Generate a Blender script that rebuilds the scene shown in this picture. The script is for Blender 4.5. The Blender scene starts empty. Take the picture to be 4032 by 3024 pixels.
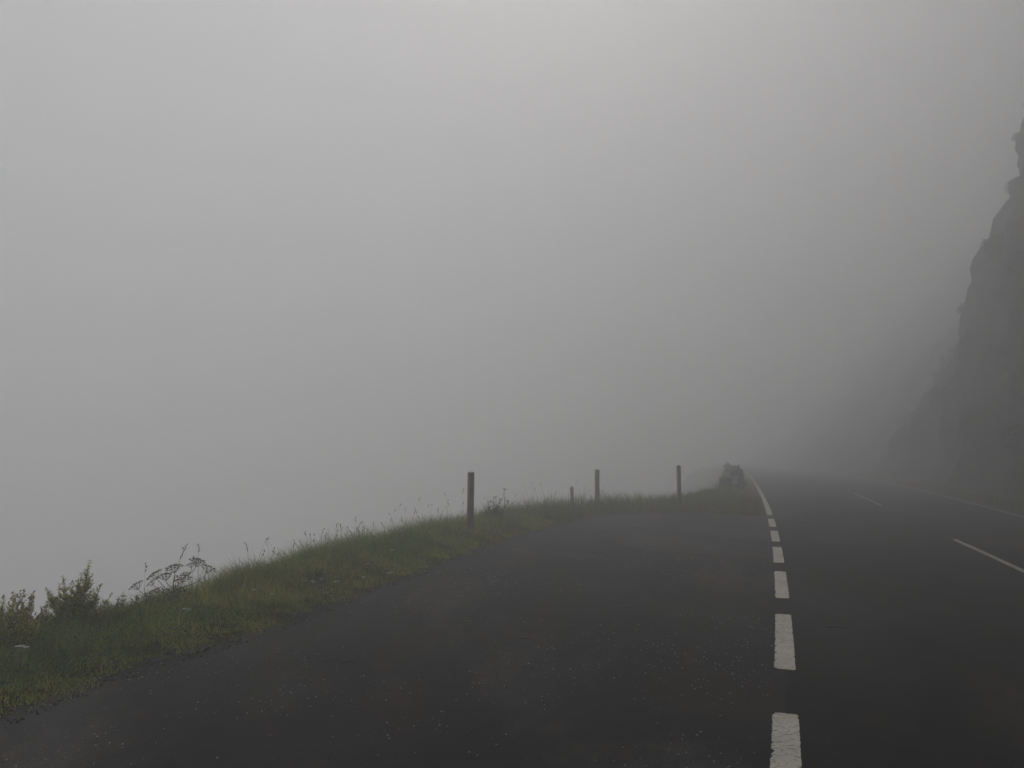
import bpy, bmesh, math, random
import numpy as np
from mathutils import Vector, Matrix, noise
R = math.radians
rnd = random.Random(11)
rs = np.random.RandomState(5)
scn = bpy.context.scene
col = scn.collection

# ------------------------------------------------------------------ camera
cam_d = bpy.data.cameras.new('camera'); cam = bpy.data.objects.new('camera', cam_d); col.objects.link(cam)
cam.location = (0, 0, 1.6); cam.rotation_euler = (R(90 + 5.416), 0, 0)
cam_d.sensor_width = 36; cam_d.lens = 26.69; cam_d.clip_start = .05; cam_d.clip_end = 2000
scn.camera = cam
# ------------------------------------------------------------------ world, sun, exposure
SUN_EL, SUN_AZ = R(40), R(6)            # azimuth from +Y (road direction), the bright part of the cloud
w = bpy.data.worlds.new('World'); scn.world = w; w.use_nodes = True
nt = w.node_tree; bg = nt.nodes['Background']
sky = nt.nodes.new('ShaderNodeTexSky'); sky.sky_type = 'NISHITA'; sky.sun_disc = False
sky.sun_elevation = SUN_EL; sky.sun_rotation = SUN_AZ; sky.dust_density = 4; sky.air_density = 1
hs = nt.nodes.new('ShaderNodeHueSaturation'); hs.inputs['Saturation'].default_value = .55   # the cloud above the fog greys the sky
nt.links.new(sky.outputs[0], hs.inputs['Color']); nt.links.new(hs.outputs[0], bg.inputs['Color'])
bg.inputs['Strength'].default_value = .07
sl = bpy.data.lights.new('sun', 'SUN'); sl.energy = 1.2; sl.angle = R(50); sl.color = (1, .985, .96)
sun = bpy.data.objects.new('sun', sl); col.objects.link(sun)
sd = Vector((math.sin(SUN_AZ) * math.cos(SUN_EL), math.cos(SUN_AZ) * math.cos(SUN_EL), math.sin(SUN_EL)))
sun.rotation_euler = sd.to_track_quat('Z', 'Y').to_euler(); sun.location = sd * 60
vs = scn.view_settings; vs.view_transform = 'Standard'; vs.look = 'None'; vs.exposure = 0.60; vs.gamma = 1; vs.use_curve_mapping = False
cy = scn.cycles; cy.max_bounces = 24; cy.volume_bounces = 20; cy.diffuse_bounces = 3; cy.glossy_bounces = 2
cy.transmission_bounces = 3; cy.transparent_max_bounces = 8
cy.use_denoising = True; cy.use_adaptive_sampling = False
try: cy.denoiser = 'OPENIMAGEDENOISE'
except Exception: pass
HAZE_DENSITY = .0252; HAZE_G = .53

# ------------------------------------------------------------------ materials
def new_mat(name):
    m = bpy.data.materials.new(name); m.use_nodes = True
    return m, m.node_tree, m.node_tree.nodes['Principled BSDF']
def nd(nt, t, **kw):
    n = nt.nodes.new(t)
    for k, v in kw.items():
        if k in n.inputs: n.inputs[k].default_value = v
        else: setattr(n, k, v)
    return n
def ramp(nt, src, pts):
    r = nt.nodes.new('ShaderNodeValToRGB'); e = r.color_ramp.elements
    while len(e) < len(pts): e.new(.5)
    for q, (p, c) in zip(e, pts):
        q.position = p; q.color = (c[0], c[1], c[2], 1) if isinstance(c, tuple) else (c, c, c, 1)
    nt.links.new(src, r.inputs[0]); return r.outputs[0]
def mixc(nt, fac, a, b, mode='MIX'):
    m = nt.nodes.new('ShaderNodeMix'); m.data_type = 'RGBA'; m.blend_type = mode
    for sock, v in ((m.inputs[0], fac), (m.inputs[6], a), (m.inputs[7], b)):
        if isinstance(v, (int, float)): sock.default_value = v
        elif isinstance(v, tuple): sock.default_value = (*v, 1)
        else: nt.links.new(v, sock)
    return m.outputs[2]
def coords(nt, kind='Object', scale=(1, 1, 1)):
    tc = nt.nodes.new('ShaderNodeTexCoord'); mp = nt.nodes.new('ShaderNodeMapping'); mp.inputs['Scale'].default_value = scale
    nt.links.new(tc.outputs[kind], mp.inputs[0]); return mp.outputs[0]
def noise_t(nt, vec, scale, detail=4, rough=.55, dist=0):
    n = nd(nt, 'ShaderNodeTexNoise', Scale=scale, Detail=detail, Roughness=rough, Distortion=dist)
    nt.links.new(vec, n.inputs['Vector']); return n.outputs[0]

def asphalt(name, base, seed, speck):
    m, nt, b = new_mat(name)
    v = coords(nt); 
    big = noise_t(nt, coords(nt, scale=(1, .45, 1)), .35 + seed * .07, 5, .6, .6)
    mid = noise_t(nt, v, 3.1 + seed, 4, .6)
    fine = noise_t(nt, v, 160, 3, .7)
    c1 = ramp(nt, big, [(.36, tuple(x * .45 for x in base)), (.5, base), (.66, tuple(x * y for x, y in zip(base, (4.6, 4.4, 4.1))))])
    c2 = mixc(nt, .75, c1, ramp(nt, mid, [(.3, .75), (.7, 1.25)]), 'MULTIPLY')
    hue = noise_t(nt, coords(nt, scale=(1, .6, 1)), .8 + seed * .1, 4, .6, 1.2)
    c2 = mixc(nt, 1, c2, ramp(nt, hue, [(.35, (.84, .84, 1.08)), (.5, (1.0, 1.0, 1.0)), (.66, (1.42, 1.08, .84))]), 'MULTIPLY')
    grain = noise_t(nt, v, 55, 3, .75)
    c2 = mixc(nt, .8, c2, ramp(nt, grain, [(.32, .45), (.5, 1.0), (.68, 1.7)]), 'MULTIPLY')
    c3 = mixc(nt, 1, c2, ramp(nt, fine, [(.28, .35), (.5, .95), (.75, 1.75)]), 'MULTIPLY')
    vo = nd(nt, 'ShaderNodeTexVoronoi', Scale=95); nt.links.new(v, vo.inputs['Vector'])
    lit = nt.nodes.new('ShaderNodeMath'); lit.operation = 'LESS_THAN'; lit.inputs[1].default_value = .22
    nt.links.new(vo.outputs['Distance'], lit.inputs[0])
    sep = nt.nodes.new('ShaderNodeSeparateColor'); nt.links.new(vo.outputs['Color'], sep.inputs[0])
    gt = nt.nodes.new('ShaderNodeMath'); gt.operation = 'GREATER_THAN'; gt.inputs[1].default_value = 1 - speck
    nt.links.new(sep.outputs[0], gt.inputs[0])
    mu = nt.nodes.new('ShaderNodeMath'); mu.operation = 'MULTIPLY'; nt.links.new(lit.outputs[0], mu.inputs[0]); nt.links.new(gt.outputs[0], mu.inputs[1])
    c4 = mixc(nt, mu.outputs[0], c3, (.22, .215, .2))
    nt.links.new(c4, b.inputs['Base Color'])
    nt.links.new(ramp(nt, big, [(.35, .55), (.65, .9)]), b.inputs['Roughness'])
    b.inputs['Specular IOR Level'].default_value = .1
    bp = nd(nt, 'ShaderNodeBump', Strength=.55, Distance=.006); nt.links.new(fine, bp.inputs['Height']); nt.links.new(bp.outputs[0], b.inputs['Normal'])
    return m
M_ROAD = asphalt('road_asphalt', (.0125, .0123, .0117), 0, .03)
M_LAY = asphalt('layby_asphalt', (.0215, .0208, .020), 2, .03)

def paint_mat():
    m, nt, b = new_mat('road_paint')
    v = coords(nt)
    crack = noise_t(nt, coords(nt, scale=(7, 26, 7)), 2.2, 5, .65, .8)
    worn = noise_t(nt, v, 38, 5, .7)
    tone = noise_t(nt, v, 2.3, 4)
    base = ramp(nt, tone, [(.3, (.46, .43, .355)), (.7, (.62, .58, .49))])
    k = nt.nodes.new('ShaderNodeMath'); k.operation = 'MAXIMUM'
    nt.links.new(ramp(nt, crack, [(.585, 0.0), (.62, 1.0)]), k.inputs[0]); nt.links.new(ramp(nt, worn, [(.57, 0.0), (.66, .8)]), k.inputs[1])
    nt.links.new(mixc(nt, k.outputs[0], base, (.05, .048, .046)), b.inputs['Base Color'])
    b.inputs['Roughness'].default_value = .65
    bp = nd(nt, 'ShaderNodeBump', Strength=.4, Distance=.003); nt.links.new(worn, bp.inputs['Height']); nt.links.new(bp.outputs[0], b.inputs['Normal'])
    return m
M_PAINT = paint_mat()
M_THIN = paint_mat(); M_THIN.name = 'worn_thin_paint'
for n_ in M_THIN.node_tree.nodes:
    if n_.type == 'VALTORGB':
        for e_ in n_.color_ramp.elements:
            if e_.color[0] > .3 and e_.color[1] != e_.color[0]: e_.color = (.34, .32, .28, 1)
            elif e_.color[0] == 0: e_.position -= .06

def soil_mat():
    m, nt, b = new_mat('bank_soil')
    v = coords(nt)
    a = noise_t(nt, v, .9, 5, .6); f = noise_t(nt, v, 45, 5, .7)
    c = ramp(nt, a, [(.3, (.030, .036, .016)), (.55, (.045, .05, .022)), (.75, (.062, .048, .030))])
    c = mixc(nt, .8, c, ramp(nt, f, [(.3, .55), (.7, 1.5)]), 'MULTIPLY')
    nt.links.new(c, b.inputs['Base Color']); b.inputs['Roughness'].default_value = .95; b.inputs['Specular IOR Level'].default_value = .1
    bp = nd(nt, 'ShaderNodeBump', Strength=.8, Distance=.03); nt.links.new(f, bp.inputs['Height']); nt.links.new(bp.outputs[0], b.inputs['Normal'])
    return m
M_SOIL = soil_mat()

def rock_mat(name, a, b_, c_):
    m, nt, b = new_mat(name)
    v = coords(nt)
    n1 = noise_t(nt, v, .23, 6, .6, .5); n2 = noise_t(nt, v, 2.4, 6, .7); 
    c = ramp(nt, n1, [(.34, a), (.52, b_), (.68, c_)])
    c = mixc(nt, .8, c, ramp(nt, n2, [(.3, .45), (.7, 1.5)]), 'MULTIPLY')
    nt.links.new(c, b.inputs['Base Color']); b.inputs['Roughness'].default_value = .9; b.inputs['Specular IOR Level'].default_value = .2
    bp = nd(nt, 'ShaderNodeBump', Strength=.9, Distance=.25); nt.links.new(n2, bp.inputs['Height']); nt.links.new(bp.outputs[0], b.inputs['Normal'])
    return m
M_ROCK = rock_mat('cliff_rock', (.014, .017, .008), (.024, .022, .014), (.036, .028, .019))
M_STONE = rock_mat('edge_stone', (.07, .07, .066), (.10, .098, .092), (.13, .125, .115))

def leaf_mat(name, tint=(1, 1, 1), trans=.58):
    """leaf colour comes from the per-leaf attribute 'col'"""
    m, nt, b = new_mat(name)
    at = nd(nt, 'ShaderNodeAttribute', attribute_name='col')
    c = mixc(nt, 1, at.outputs['Color'], tint, 'MULTIPLY')
    nt.links.new(c, b.inputs['Base Color']); b.inputs['Roughness'].default_value = .6; b.inputs['Specular IOR Level'].default_value = .25
    tr = nt.nodes.new('ShaderNodeBsdfTranslucent'); nt.links.new(c, tr.inputs[0])
    mx = nt.nodes.new('ShaderNodeMixShader'); mx.inputs[0].default_value = trans
    nt.links.new(b.outputs[0], mx.inputs[1]); nt.links.new(tr.outputs[0], mx.inputs[2])
    nt.links.new(mx.outputs[0], nt.nodes['Material Output'].inputs[0])
    return m
M_LEAF = leaf_mat('leaf')
def plain_mat(name, c, rough=.8, var=.35, scale=30, metal=0, stretch=(1, 1, 1)):
    m, nt, b = new_mat(name)
    n = noise_t(nt, coords(nt, scale=stretch), scale, 5, .65)
    nt.links.new(ramp(nt, n, [(.25, tuple(x * (1 - var) for x in c)), (.75, tuple(x * (1 + var) for x in c))]), b.inputs['Base Color'])
    b.inputs['Roughness'].default_value = rough; b.inputs['Metallic'].default_value = metal; b.inputs['Specular IOR Level'].default_value = .3
    bp = nd(nt, 'ShaderNodeBump', Strength=.5, Distance=.004); nt.links.new(n, bp.inputs['Height']); nt.links.new(bp.outputs[0], b.inputs['Normal'])
    return m
M_WOOD = plain_mat('weathered_post_wood', (.20, .165, .14), .85, .45, 9, 0, (6, 6, .5))
M_STEM = plain_mat('plant_stem', (.075, .072, .040), .8, .3, 40)
M_DRYSTEM = plain_mat('dry_grass_stem', (.13, .115, .065), .85, .3, 60)
M_SEED = plain_mat('seed_head', (.085, .065, .05), .9, .35, 200)
M_UMBEL = plain_mat('umbel_seed', (.13, .115, .075), .9, .35, 150)
M_PETAL = plain_mat('white_petals', (.80, .80, .74), .8, .12, 150)
M_BARK = plain_mat('bark', (.05, .042, .034), .9, .4, 12)
M_STEEL = plain_mat('galvanised_steel', (.13, .13, .125), .6, .25, 6, .6)
M_TWIG = plain_mat('dead_twig', (.04, .032, .026), .9, .3, 60)
M_GRIT = plain_mat('pale_grit', (.42, .41, .38), .6, .35, 300)

# ------------------------------------------------------------------ helpers
def tag(o, label=None, cat=None, group=None, kind=None):
    for k, v in (('label', label), ('category', cat), ('group', group), ('kind', kind)):
        if v: o[k] = v
    return o
def link(name, me, m, parent=None):
    o = bpy.data.objects.new(name, me); col.objects.link(o)
    if m is not None and len(me.materials) == 0: me.materials.append(m)
    if parent is not None: o.parent = parent
    return o
def empty(name, loc, rz=0):
    o = bpy.data.objects.new(name, None); col.objects.link(o); o.location = loc; o.rotation_euler.z = rz
    o.empty_display_size = .1
    return o
def np_mesh(name, V, F, C=None, smooth=False):
    """V (n,3), F (m,k) all the same k, C (n,3) optional vertex colour"""
    V = np.asarray(V, np.float32); F = np.asarray(F, np.int32); k = F.shape[1]
    me = bpy.data.meshes.new(name)
    me.vertices.add(len(V)); me.vertices.foreach_set('co', V.ravel())
    me.loops.add(F.size); me.loops.foreach_set('vertex_index', F.ravel())
    me.polygons.add(len(F)); me.polygons.foreach_set('loop_start', np.arange(len(F), dtype=np.int32) * k)
    me.polygons.foreach_set('loop_total', np.full(len(F), k, np.int32))
    if smooth: me.polygons.foreach_set('use_smooth', np.ones(len(F), bool))
    me.update(calc_edges=True)
    if C is not None:
        at = me.attributes.new('col', 'FLOAT_COLOR', 'POINT')
        at.data.foreach_set('color', np.concatenate([C, np.ones((len(C), 1))], 1).astype(np.float32).ravel())
    return me
def bm_mesh(name, bm, smooth=False):
    me = bpy.data.meshes.new(name); bm.normal_update(); bm.to_mesh(me); bm.free()
    if smooth:
        for p in me.polygons: p.use_smooth = True
    return me
def tube(bm, pts, radii, n=6, cap=True):
    pts = [Vector(p) for p in pts]; rings = []
    for i, p in enumerate(pts):
        t = (pts[min(i + 1, len(pts) - 1)] - pts[max(i - 1, 0)]).normalized()
        a = t.orthogonal().normalized() if abs(t.z) > .98 else t.cross(Vector((0, 0, 1))).normalized()
        b = t.cross(a); r = radii[i] if hasattr(radii, '__len__') else radii
        rings.append([bm.verts.new(p + (a * math.cos(2 * math.pi * k / n) + b * math.sin(2 * math.pi * k / n)) * r) for k in range(n)])
    for r0, r1 in zip(rings, rings[1:]):
        for k in range(n): bm.faces.new((r0[k], r0[(k + 1) % n], r1[(k + 1) % n], r1[k]))
    if cap: bm.faces.new(rings[0][::-1]); bm.faces.new(rings[-1])
def bez(a, b, c, n):
    a, b, c = Vector(a), Vector(b), Vector(c)
    return [a * (1 - t) ** 2 + b * 2 * t * (1 - t) + c * t * t for t in [i / (n - 1) for i in range(n)]]

# ------------------------------------------------------------------ layout of the road, the lay-by and the bank
def bend(y): return 0 if y < 55 else -.002 * (y - 55) ** 2 if y < 105 else -5
def line_x(y):                                   # the broken / solid white line on the valley side
    if y < 4.08: return 1.41 + .362 * (y - 4.08)
    return 1.41 + .29 * (y - 4.08) + 1.44 * (math.exp(-4.08 / 16) - math.exp(-y / 16)) + bend(y)
def centre_x(y):
    return 7.11 + .343 * (y - 10.74) if y < 40 else 17.15 + .30 * (y - 40) + bend(y)
def right_x(y):
    return 13.47 + .362 * (y - 20.21) if y < 40 else 20.63 + .30 * (y - 40) + bend(y)
EDGE = [(-20, -60), (-8.3, -22), (-4.9, -6), (-4.0, 0), (-3.42, 3.8), (-3.23, 4.97), (-3.11, 5.39), (-2.99, 5.91), (-2.7, 6.46), (-2.45, 7.03), (-2.2, 7.94), (-1.76, 9.61), (-1.35, 10.96),
        (-.83, 13.07), (-.06, 15.28), (1.04, 18.41), (2.33, 21.0), (3.6, 21.75), (5.15, 21.68), (5.75, 21.2), (6.6, 20.75), (7.75, 24.7), (9.25, 29.5), (10.45, 33.67), (12.85, 42.2), (17.5, 57.7), (20.8, 70), (24.3, 88), (27.85, 110), (53.9, 200)]
CREST = [(-22, -59.3), (-9.7, -21.5), (-6.23, -5.8), (-5.33, .2), (-4.75, 4.01), (-4.56, 5.2), (-4.41, 5.74), (-4.25, 6.39), (-3.97, 6.91), (-3.73, 7.46), (-3.49, 8.33), (-3.06, 9.96), (-2.65, 11.34),
         (-2.12, 13.48), (-1.33, 15.74), (-.21, 18.91), (1.5, 22.6), (3.4, 24.3), (5.6, 26.0), (6.5, 27.5), (7.4, 28.9), (8.6, 31.0), (9.6, 33.4), (10.55, 36.5), (12.6, 43.5), (16.8, 58.3), (20.0, 70.3), (23.4, 88.2), (26.95, 110.2), (52.9, 200.3)]
E_, C_ = np.array(EDGE, float), np.array(CREST, float)
def seg_dist(P, L):
    """signed distance of points P to the polyline L (positive on the valley side)"""
    best = np.full(len(P), 1e9); sg = np.zeros(len(P))
    for a, b in zip(L[:-1], L[1:]):
        d = b - a; t = np.clip(((P - a) @ d) / (d @ d), 0, 1); q = P - (a + t[:, None] * d)
        r = np.hypot(q[:, 0], q[:, 1]); s = np.where(d[0] * (P[:, 1] - a[1]) - d[1] * (P[:, 0] - a[0]) > 0, 1, -1)
        k = r < best - 1e-9; best[k] = r[k]; sg[k] = s[k]
    return best * sg
def sn(P, s, seed=0):
    x, y = P[:, 0] * s + seed * 1.7, P[:, 1] * s - seed * 2.3
    return (np.sin(x * 1.3 + 1.9 * np.sin(y * .7 + seed)) + np.sin(y * 1.7 + 1.3 * np.sin(x * .9)) + np.sin((x + y) * 2.3 + seed) * .6 + np.sin((x - 1.4 * y) * 3.9) * .35) / 3
LY_ = np.arange(-60, 205, 1.0); LX_ = np.array([line_x(y) for y in LY_])
def ground_z(P):
    P = np.atleast_2d(np.asarray(P, float))
    dc = seg_dist(P, C_); de = seg_dist(P, E_)
    d = np.maximum(dc + .15, 0)
    z = -1.15 * (d - .7 * (1 - np.exp(-d / .7)))
    z = np.maximum(z, -160) 
    z = np.where(z < -2, z + sn(P, .12) * np.minimum(-z * .08, 3), z)
    bank = np.clip((de + .22) / .45, 0, 1) * np.clip((1.5 - dc) / 1.0, 0, 1)
    bank = bank * (P[:, 0] < np.interp(P[:, 1], LY_, LX_) - .15)
    z = z + bank * (.05 + .025 * sn(P, 2.1, 3) + .022 * sn(P, 5.3, 5)) - .02
    return np.maximum(z, -160)
def gz(x, y): return float(ground_z([(x, y)])[0])

# ------------------------------------------------------------------ ground sheet
def axis(lo, hi, f0, f1, step, grow):
    a = list(np.arange(f0, f1 + 1e-6, step)); s = step
    while a[-1] < hi: s *= grow; a.append(min(a[-1] + s, hi))
    s = step
    while a[0] > lo: s *= grow; a.insert(0, max(a[0] - s, lo))
    return np.array(a)
gx, gy = axis(-280, 280, -8, 12, .22, 1.12), axis(-200, 330, 1, 36, .22, 1.12)
XX, YY = np.meshgrid(gx, gy); GP = np.stack([XX.ravel(), YY.ravel()], 1)
nx, ny = len(gx), len(gy); idx = np.arange(nx * ny).reshape(ny, nx)
GF = np.stack([idx[:-1, :-1], idx[:-1, 1:], idx[1:, 1:], idx[1:, :-1]], -1).reshape(-1, 4)
tag(link('ground', np_mesh('ground', np.column_stack([GP, ground_z(GP)]), GF, smooth=True), M_SOIL), 'dark grassy soil of the verge and the bank falling into the valley', 'ground', kind='structure')

# ------------------------------------------------------------------ asphalt
def ribbon(fa, fb, ys, z, cross=1):
    V, F = [], []
    for y in ys:
        a, b = fa(y), fb(y)
        for k in range(cross + 1): V.append((a + (b - a) * k / cross, y, z))
    n = cross + 1
    for i in range(len(ys) - 1):
        for k in range(cross): F.append((i * n + k, i * n + k + 1, i * n + n + k + 1, i * n + n + k))
    return V, F
def jit(y, s): return .05 * math.sin(y * 2.3 + s) + .03 * math.sin(y * 7.1 + 2 * s) + .015 * math.sin(y * 19 + s)
ys = list(np.arange(-60, 60, .5)) + list(np.arange(60, 201, 3))
V, F = ribbon(line_x, lambda y: right_x(y) + .35 + jit(y, 1), ys, .0)
road = tag(link('road', np_mesh('road', V, F), M_ROAD), 'dark asphalt two-lane road curving into the fog', 'road', kind='structure')
bm = bmesh.new()                                     # lay-by: between the ragged grass edge and the broken line
pts = []
for (a, b) in zip(EDGE[1:21], EDGE[2:21]):
    a, b = Vector(a), Vector(b); n = max(1, int((b - a).length / .12)); d = (b - a).normalized(); nn = Vector((d.y, -d.x))
    for i in range(n):
        p = a.lerp(b, i / n); t = p.x * 1.3 + p.y
        pts.append(p + nn * (.07 * math.sin(t * 3.1) + .05 * math.sin(t * 9.7 + 1) + .03 * math.sin(t * 23) + rnd.uniform(-.025, .025)))
low = [Vector((line_x(y) - .002, y)) for y in np.arange(20.75, -22.01, -.75)]
f = bm.faces.new([bm.verts.new((p.x, p.y, .0)) for p in pts + low])
bmesh.ops.triangulate(bm, faces=[f], ngon_method='EAR_CLIP')
lay = tag(link('layby', bm_mesh('layby', bm), M_LAY), 'worn grey asphalt lay-by between the verge and the broken line', 'lay-by', kind='structure')
for p in lay.data.polygons:
    if p.normal.z < 0: p.flip()

def stripe(name, fx, y0, y1, wd, parent, label=None, mat=M_PAINT):
    n = max(4, int((y1 - y0) / .028)) if y1 < 30 else max(4, int((y1 - y0) / .5))
    V, F = [], []
    for i in range(n + 1):
        y = y0 + (y1 - y0) * i / n; t = Vector((fx(y + .05) - fx(y - .05), .1)).normalized(); r = Vector((t.y, -t.x)); c = Vector((fx(y), y))
        end = .012 if i in (0, n) else 0
        for s in (-1, 1):
            chip = rnd.uniform(.006, .022) if rnd.random() < (.16 if s < 0 else .05) else 0
            q = c + r * s * (wd / 2 - end - chip + rnd.uniform(-.003, .003)); V.append((q.x, q.y - r.y * 0, .005))
    for i in range(n): F.append((2 * i, 2 * i + 1, 2 * i + 3, 2 * i + 2))
    o = link(name, np_mesh(name, V, F), mat, parent)
    if label: o['label'] = label
    return o
# broken line: 1.99 m dashes, .88 m gaps
for a, b in [(-1.0, .97), (1.86, 3.83 - .1), (2.93 - .0, 4.9), (5.88, 7.87), (8.75, 10.74), (11.61, 13.59), (14.46, 16.5), (17.42, 19.6)]:
    if (a, b) == (1.86, 3.83 - .1): continue
    stripe('broken_line_dash', line_x, a, b, .152, road)
stripe('broken_line_dash', line_x, .02, 2.02, .152, road)
stripe('edge_line', line_x, 20.9, 190, .152, road, 'solid white edge line curving into the fog beside the guard rail')
for a, b in [(-13, -4.2), (5.9, 14.86), (24.44, 33.3), (43, 52), (61, 70)]:
    stripe('centre_line_dash', centre_x, a, b, .10, road, None, M_THIN)
stripe('edge_line', right_x, -50, 190, .10, road, 'thin white edge line below the hillside', M_THIN)

# ------------------------------------------------------------------ hillside on the right
def hsl(y): return float(np.interp(y, [44, 58, 75], [.285, .64, 1.0]))
def hill_base(y): return right_x(y) + 1.5 + .35 * math.sin(y * .31) + .2 * math.sin(y * .83 + 1)
def hill():
    ysl = list(np.arange(-90, 6, 4)) + list(np.arange(6, 90, .8)) + list(np.arange(90, 221, 5))
    hs_ = [0, .35, .8, 1.3] + list(np.arange(2, 40.1, .8)) + list(np.arange(42, 90.1, 3)); TOP = 90
    V = []; n = len(hs_) + 6
    for y in ysl:
        bx = hill_base(y)
        for h in hs_:
            lat = h * .30 if h > 1.3 else h * .9
            if h > 1.3: lat = 1.17 + (h - 1.3) * hsl(y)
            p = Vector((bx * .12, y * .12, h * .12)); q = Vector((bx, y, h))
            amp = min(1, h / 3)
            d = (noise.noise(p * 1.1 + Vector((7, 3, 1))) * 1.7 + noise.noise(q * .33) * 1.0 + noise.noise(q * .8) * .75 + noise.noise(q * 1.9) * .4 + .35 * abs(noise.noise(Vector((q.x * .3, q.y * .3, q.z * 1.3))))) * amp
            V.append((bx + lat - d, y - d * .25, h - .05 + noise.noise(q * .5 + Vector((9, 9, 9))) * .5 * amp))
        x0 = bx + 1.17 + 88.7 * hsl(y)
        for k, e in enumerate((2, 6, 14, 30, 70, 160)):
            V.append((x0 + e, y, TOP + noise.noise(Vector((x0 + e, y, 0)) * .05) * 2 - e * .012))
    F = []
    for i in range(len(ysl) - 1):
        for k in range(n - 1): F.append((i * n + k, i * n + k + 1, i * n + n + k + 1, i * n + n + k))
    return np.array(V), F
HV, HF = hill()
tag(link('hillside', np_mesh('hillside', HV, HF), M_ROCK), 'steep dark rocky hillside rising from the far side of the road', 'hillside', kind='structure')

# ------------------------------------------------------------------ haze
bm = bmesh.new(); bmesh.ops.create_cube(bm, size=1)
zb, zt = -161.5, 100
for v in bm.verts: v.co = Vector((v.co.x * 580 + 5, v.co.y * 550 + 65, zb + (v.co.z + .5) * (zt - zb)))
hz = link('haze', bm_mesh('haze', bm), None)
m = bpy.data.materials.new('fog'); m.use_nodes = True; nt = m.node_tree
nt.nodes.remove(nt.nodes['Principled BSDF'])
pv = nt.nodes.new('ShaderNodeVolumePrincipled'); pv.inputs['Color'].default_value = (.995, .995, .995, 1)
pv.inputs['Density'].default_value = HAZE_DENSITY; pv.inputs['Anisotropy'].default_value = HAZE_G
nt.links.new(pv.outputs[0], nt.nodes['Material Output'].inputs['Volume'])
hz.data.materials.append(m); tag(hz, 'dense grey fog filling the valley and hiding the road', 'fog', kind='stuff')

# ------------------------------------------------------------------ grass of the verge (too many blades to count)
def along(t):
    """points on the edge and on the crest at the shared parameter t (0 .. number of vertices)"""
    i = np.clip(t.astype(int), 0, len(E_) - 2); f = (t - i)[:, None]
    return E_[i] * (1 - f) + E_[i + 1] * f, C_[i] * (1 - f) + C_[i + 1] * f
seg_len = np.hypot(*(np.diff((E_ + C_) / 2, axis=0).T))
def sample_strip(n, i0, i1, lo, hi, falloff):
    """n points across the strip; u = 0 at the asphalt, 1 at the crest, >1 down the bank"""
    mid = (E_ + C_) / 2; ds = np.hypot(*((mid[:-1] + mid[1:]) / 2).T)
    wd = np.hypot(*((C_ - E_)[:-1].T)) 
    wgt = seg_len * np.maximum(wd, .8) / np.maximum(ds, 4) ** falloff; wgt[:i0] = 0; wgt[i1:] = 0; wgt /= wgt.sum()
    seg = rs.choice(len(wgt), n, p=wgt); t = seg + rs.rand(n); u = lo + (hi - lo) * rs.rand(n)
    e, c = along(t); wl = np.hypot(*((c - e).T)); 
    uu = np.where(u > 1, 1 + (u - 1) * 1.35 / np.maximum(wl, .5), u)
    return e + (c - e) * uu[:, None], u
def blades(name, P, H, W, lean, colr, label, cat, bend=.5):
    n = len(P); a = rs.rand(n) * 2 * np.pi; z = ground_z(P) - .01
    d = np.stack([np.cos(a), np.sin(a)], 1); s = np.stack([-d[:, 1], d[:, 0]], 1)
    fa = rs.rand(n) * 2 * np.pi; s = np.stack([np.cos(fa), np.sin(fa)], 1)
    L = lean * H
    b = np.column_stack([P, z]); side = np.column_stack([s * (W / 2)[:, None], np.zeros(n)])
    m = b + np.column_stack([d * (L * .3)[:, None], H * .55]); tip = b + np.column_stack([d * L[:, None], H * np.sqrt(np.maximum(1 - (lean * .55) ** 2, .15))])
    V = np.stack([b - side, b + side, m - side * .75, m + side * .75, tip], 1).reshape(-1, 3)
    k = np.arange(n)[:, None] * 5
    F = np.concatenate([k + [0, 1, 3], k + [0, 3, 2], k + [2, 3, 4]], 0)
    me = np_mesh(name, V, F, np.repeat(colr, 5, 0))
    return tag(link(name, me, M_LEAF), label, cat, kind='stuff')
GREEN = np.array([(.150, .200, .030), (.195, .230, .034), (.105, .155, .028), (.250, .240, .050), (.300, .235, .095), (.160, .110, .055)])
def grass_cols(P, u, dry=0.):
    n = len(P); q = rs.rand(n) + .35 * sn(P, .8, 4)
    dryp = np.clip((.40 - u) * .6 + .55 * (sn(P, .55, 8) > .28) + dry, 0, .75)
    k = np.where(q < .35, 0, np.where(q < .62, 1, np.where(q < .88, 2, 3)))
    r = rs.rand(n); k = np.where(r < dryp * .75, np.where(rs.rand(n) < .55, 4, 3), k); k = np.where((r > .985), 5, k)
    return GREEN[k] * ((.7 + .6 * rs.rand(n)) * (1 + .36 * sn(P, 2.7, 11) + .26 * sn(P, 7.3, 12)))[:, None] * 1.4
def height_of(P, u):
    base = np.interp(u, [-.05, .12, .35, .7, 1.0, 1.5, 2.2], [.05, .09, .15, .24, .31, .33, .28])
    base = base * np.interp(P[:, 1], [4, 6.5, 8, 9.5, 11, 13], [.50, .52, .56, .74, .97, 1.05])      # mown lower near the shrubs
    return np.maximum(base * (1 + .38 * sn(P, 1.5, 1) + .36 * sn(P, 4.3, 2) + .36 * sn(P, 10.5, 7)), .02)
P, u = sample_strip(105000, 4, 15, -.07, 1.9, 1.0); H = height_of(P, u) * (.55 + .8 * rs.rand(len(P)))
dist = np.hypot(P[:, 0], P[:, 1])
blades('verge_grass', P, H, .0045 + .0055 * rs.rand(len(P)) + dist * .00022, .25 + .75 * rs.rand(len(P)), grass_cols(P, u), 'rough green and yellowish grass of the verge along the lay-by', 'grass')
P, u = sample_strip(60000, 15, 27, -.05, 1.9, .6); H = height_of(P, np.maximum(u, .4)) * (.6 + .8 * rs.rand(len(P))) * np.interp(P[:, 1], [19, 23, 26, 30], [1.35, 1.3, .85, .75]) * (1 + .5 * sn(P, 2.2, 14))
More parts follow.
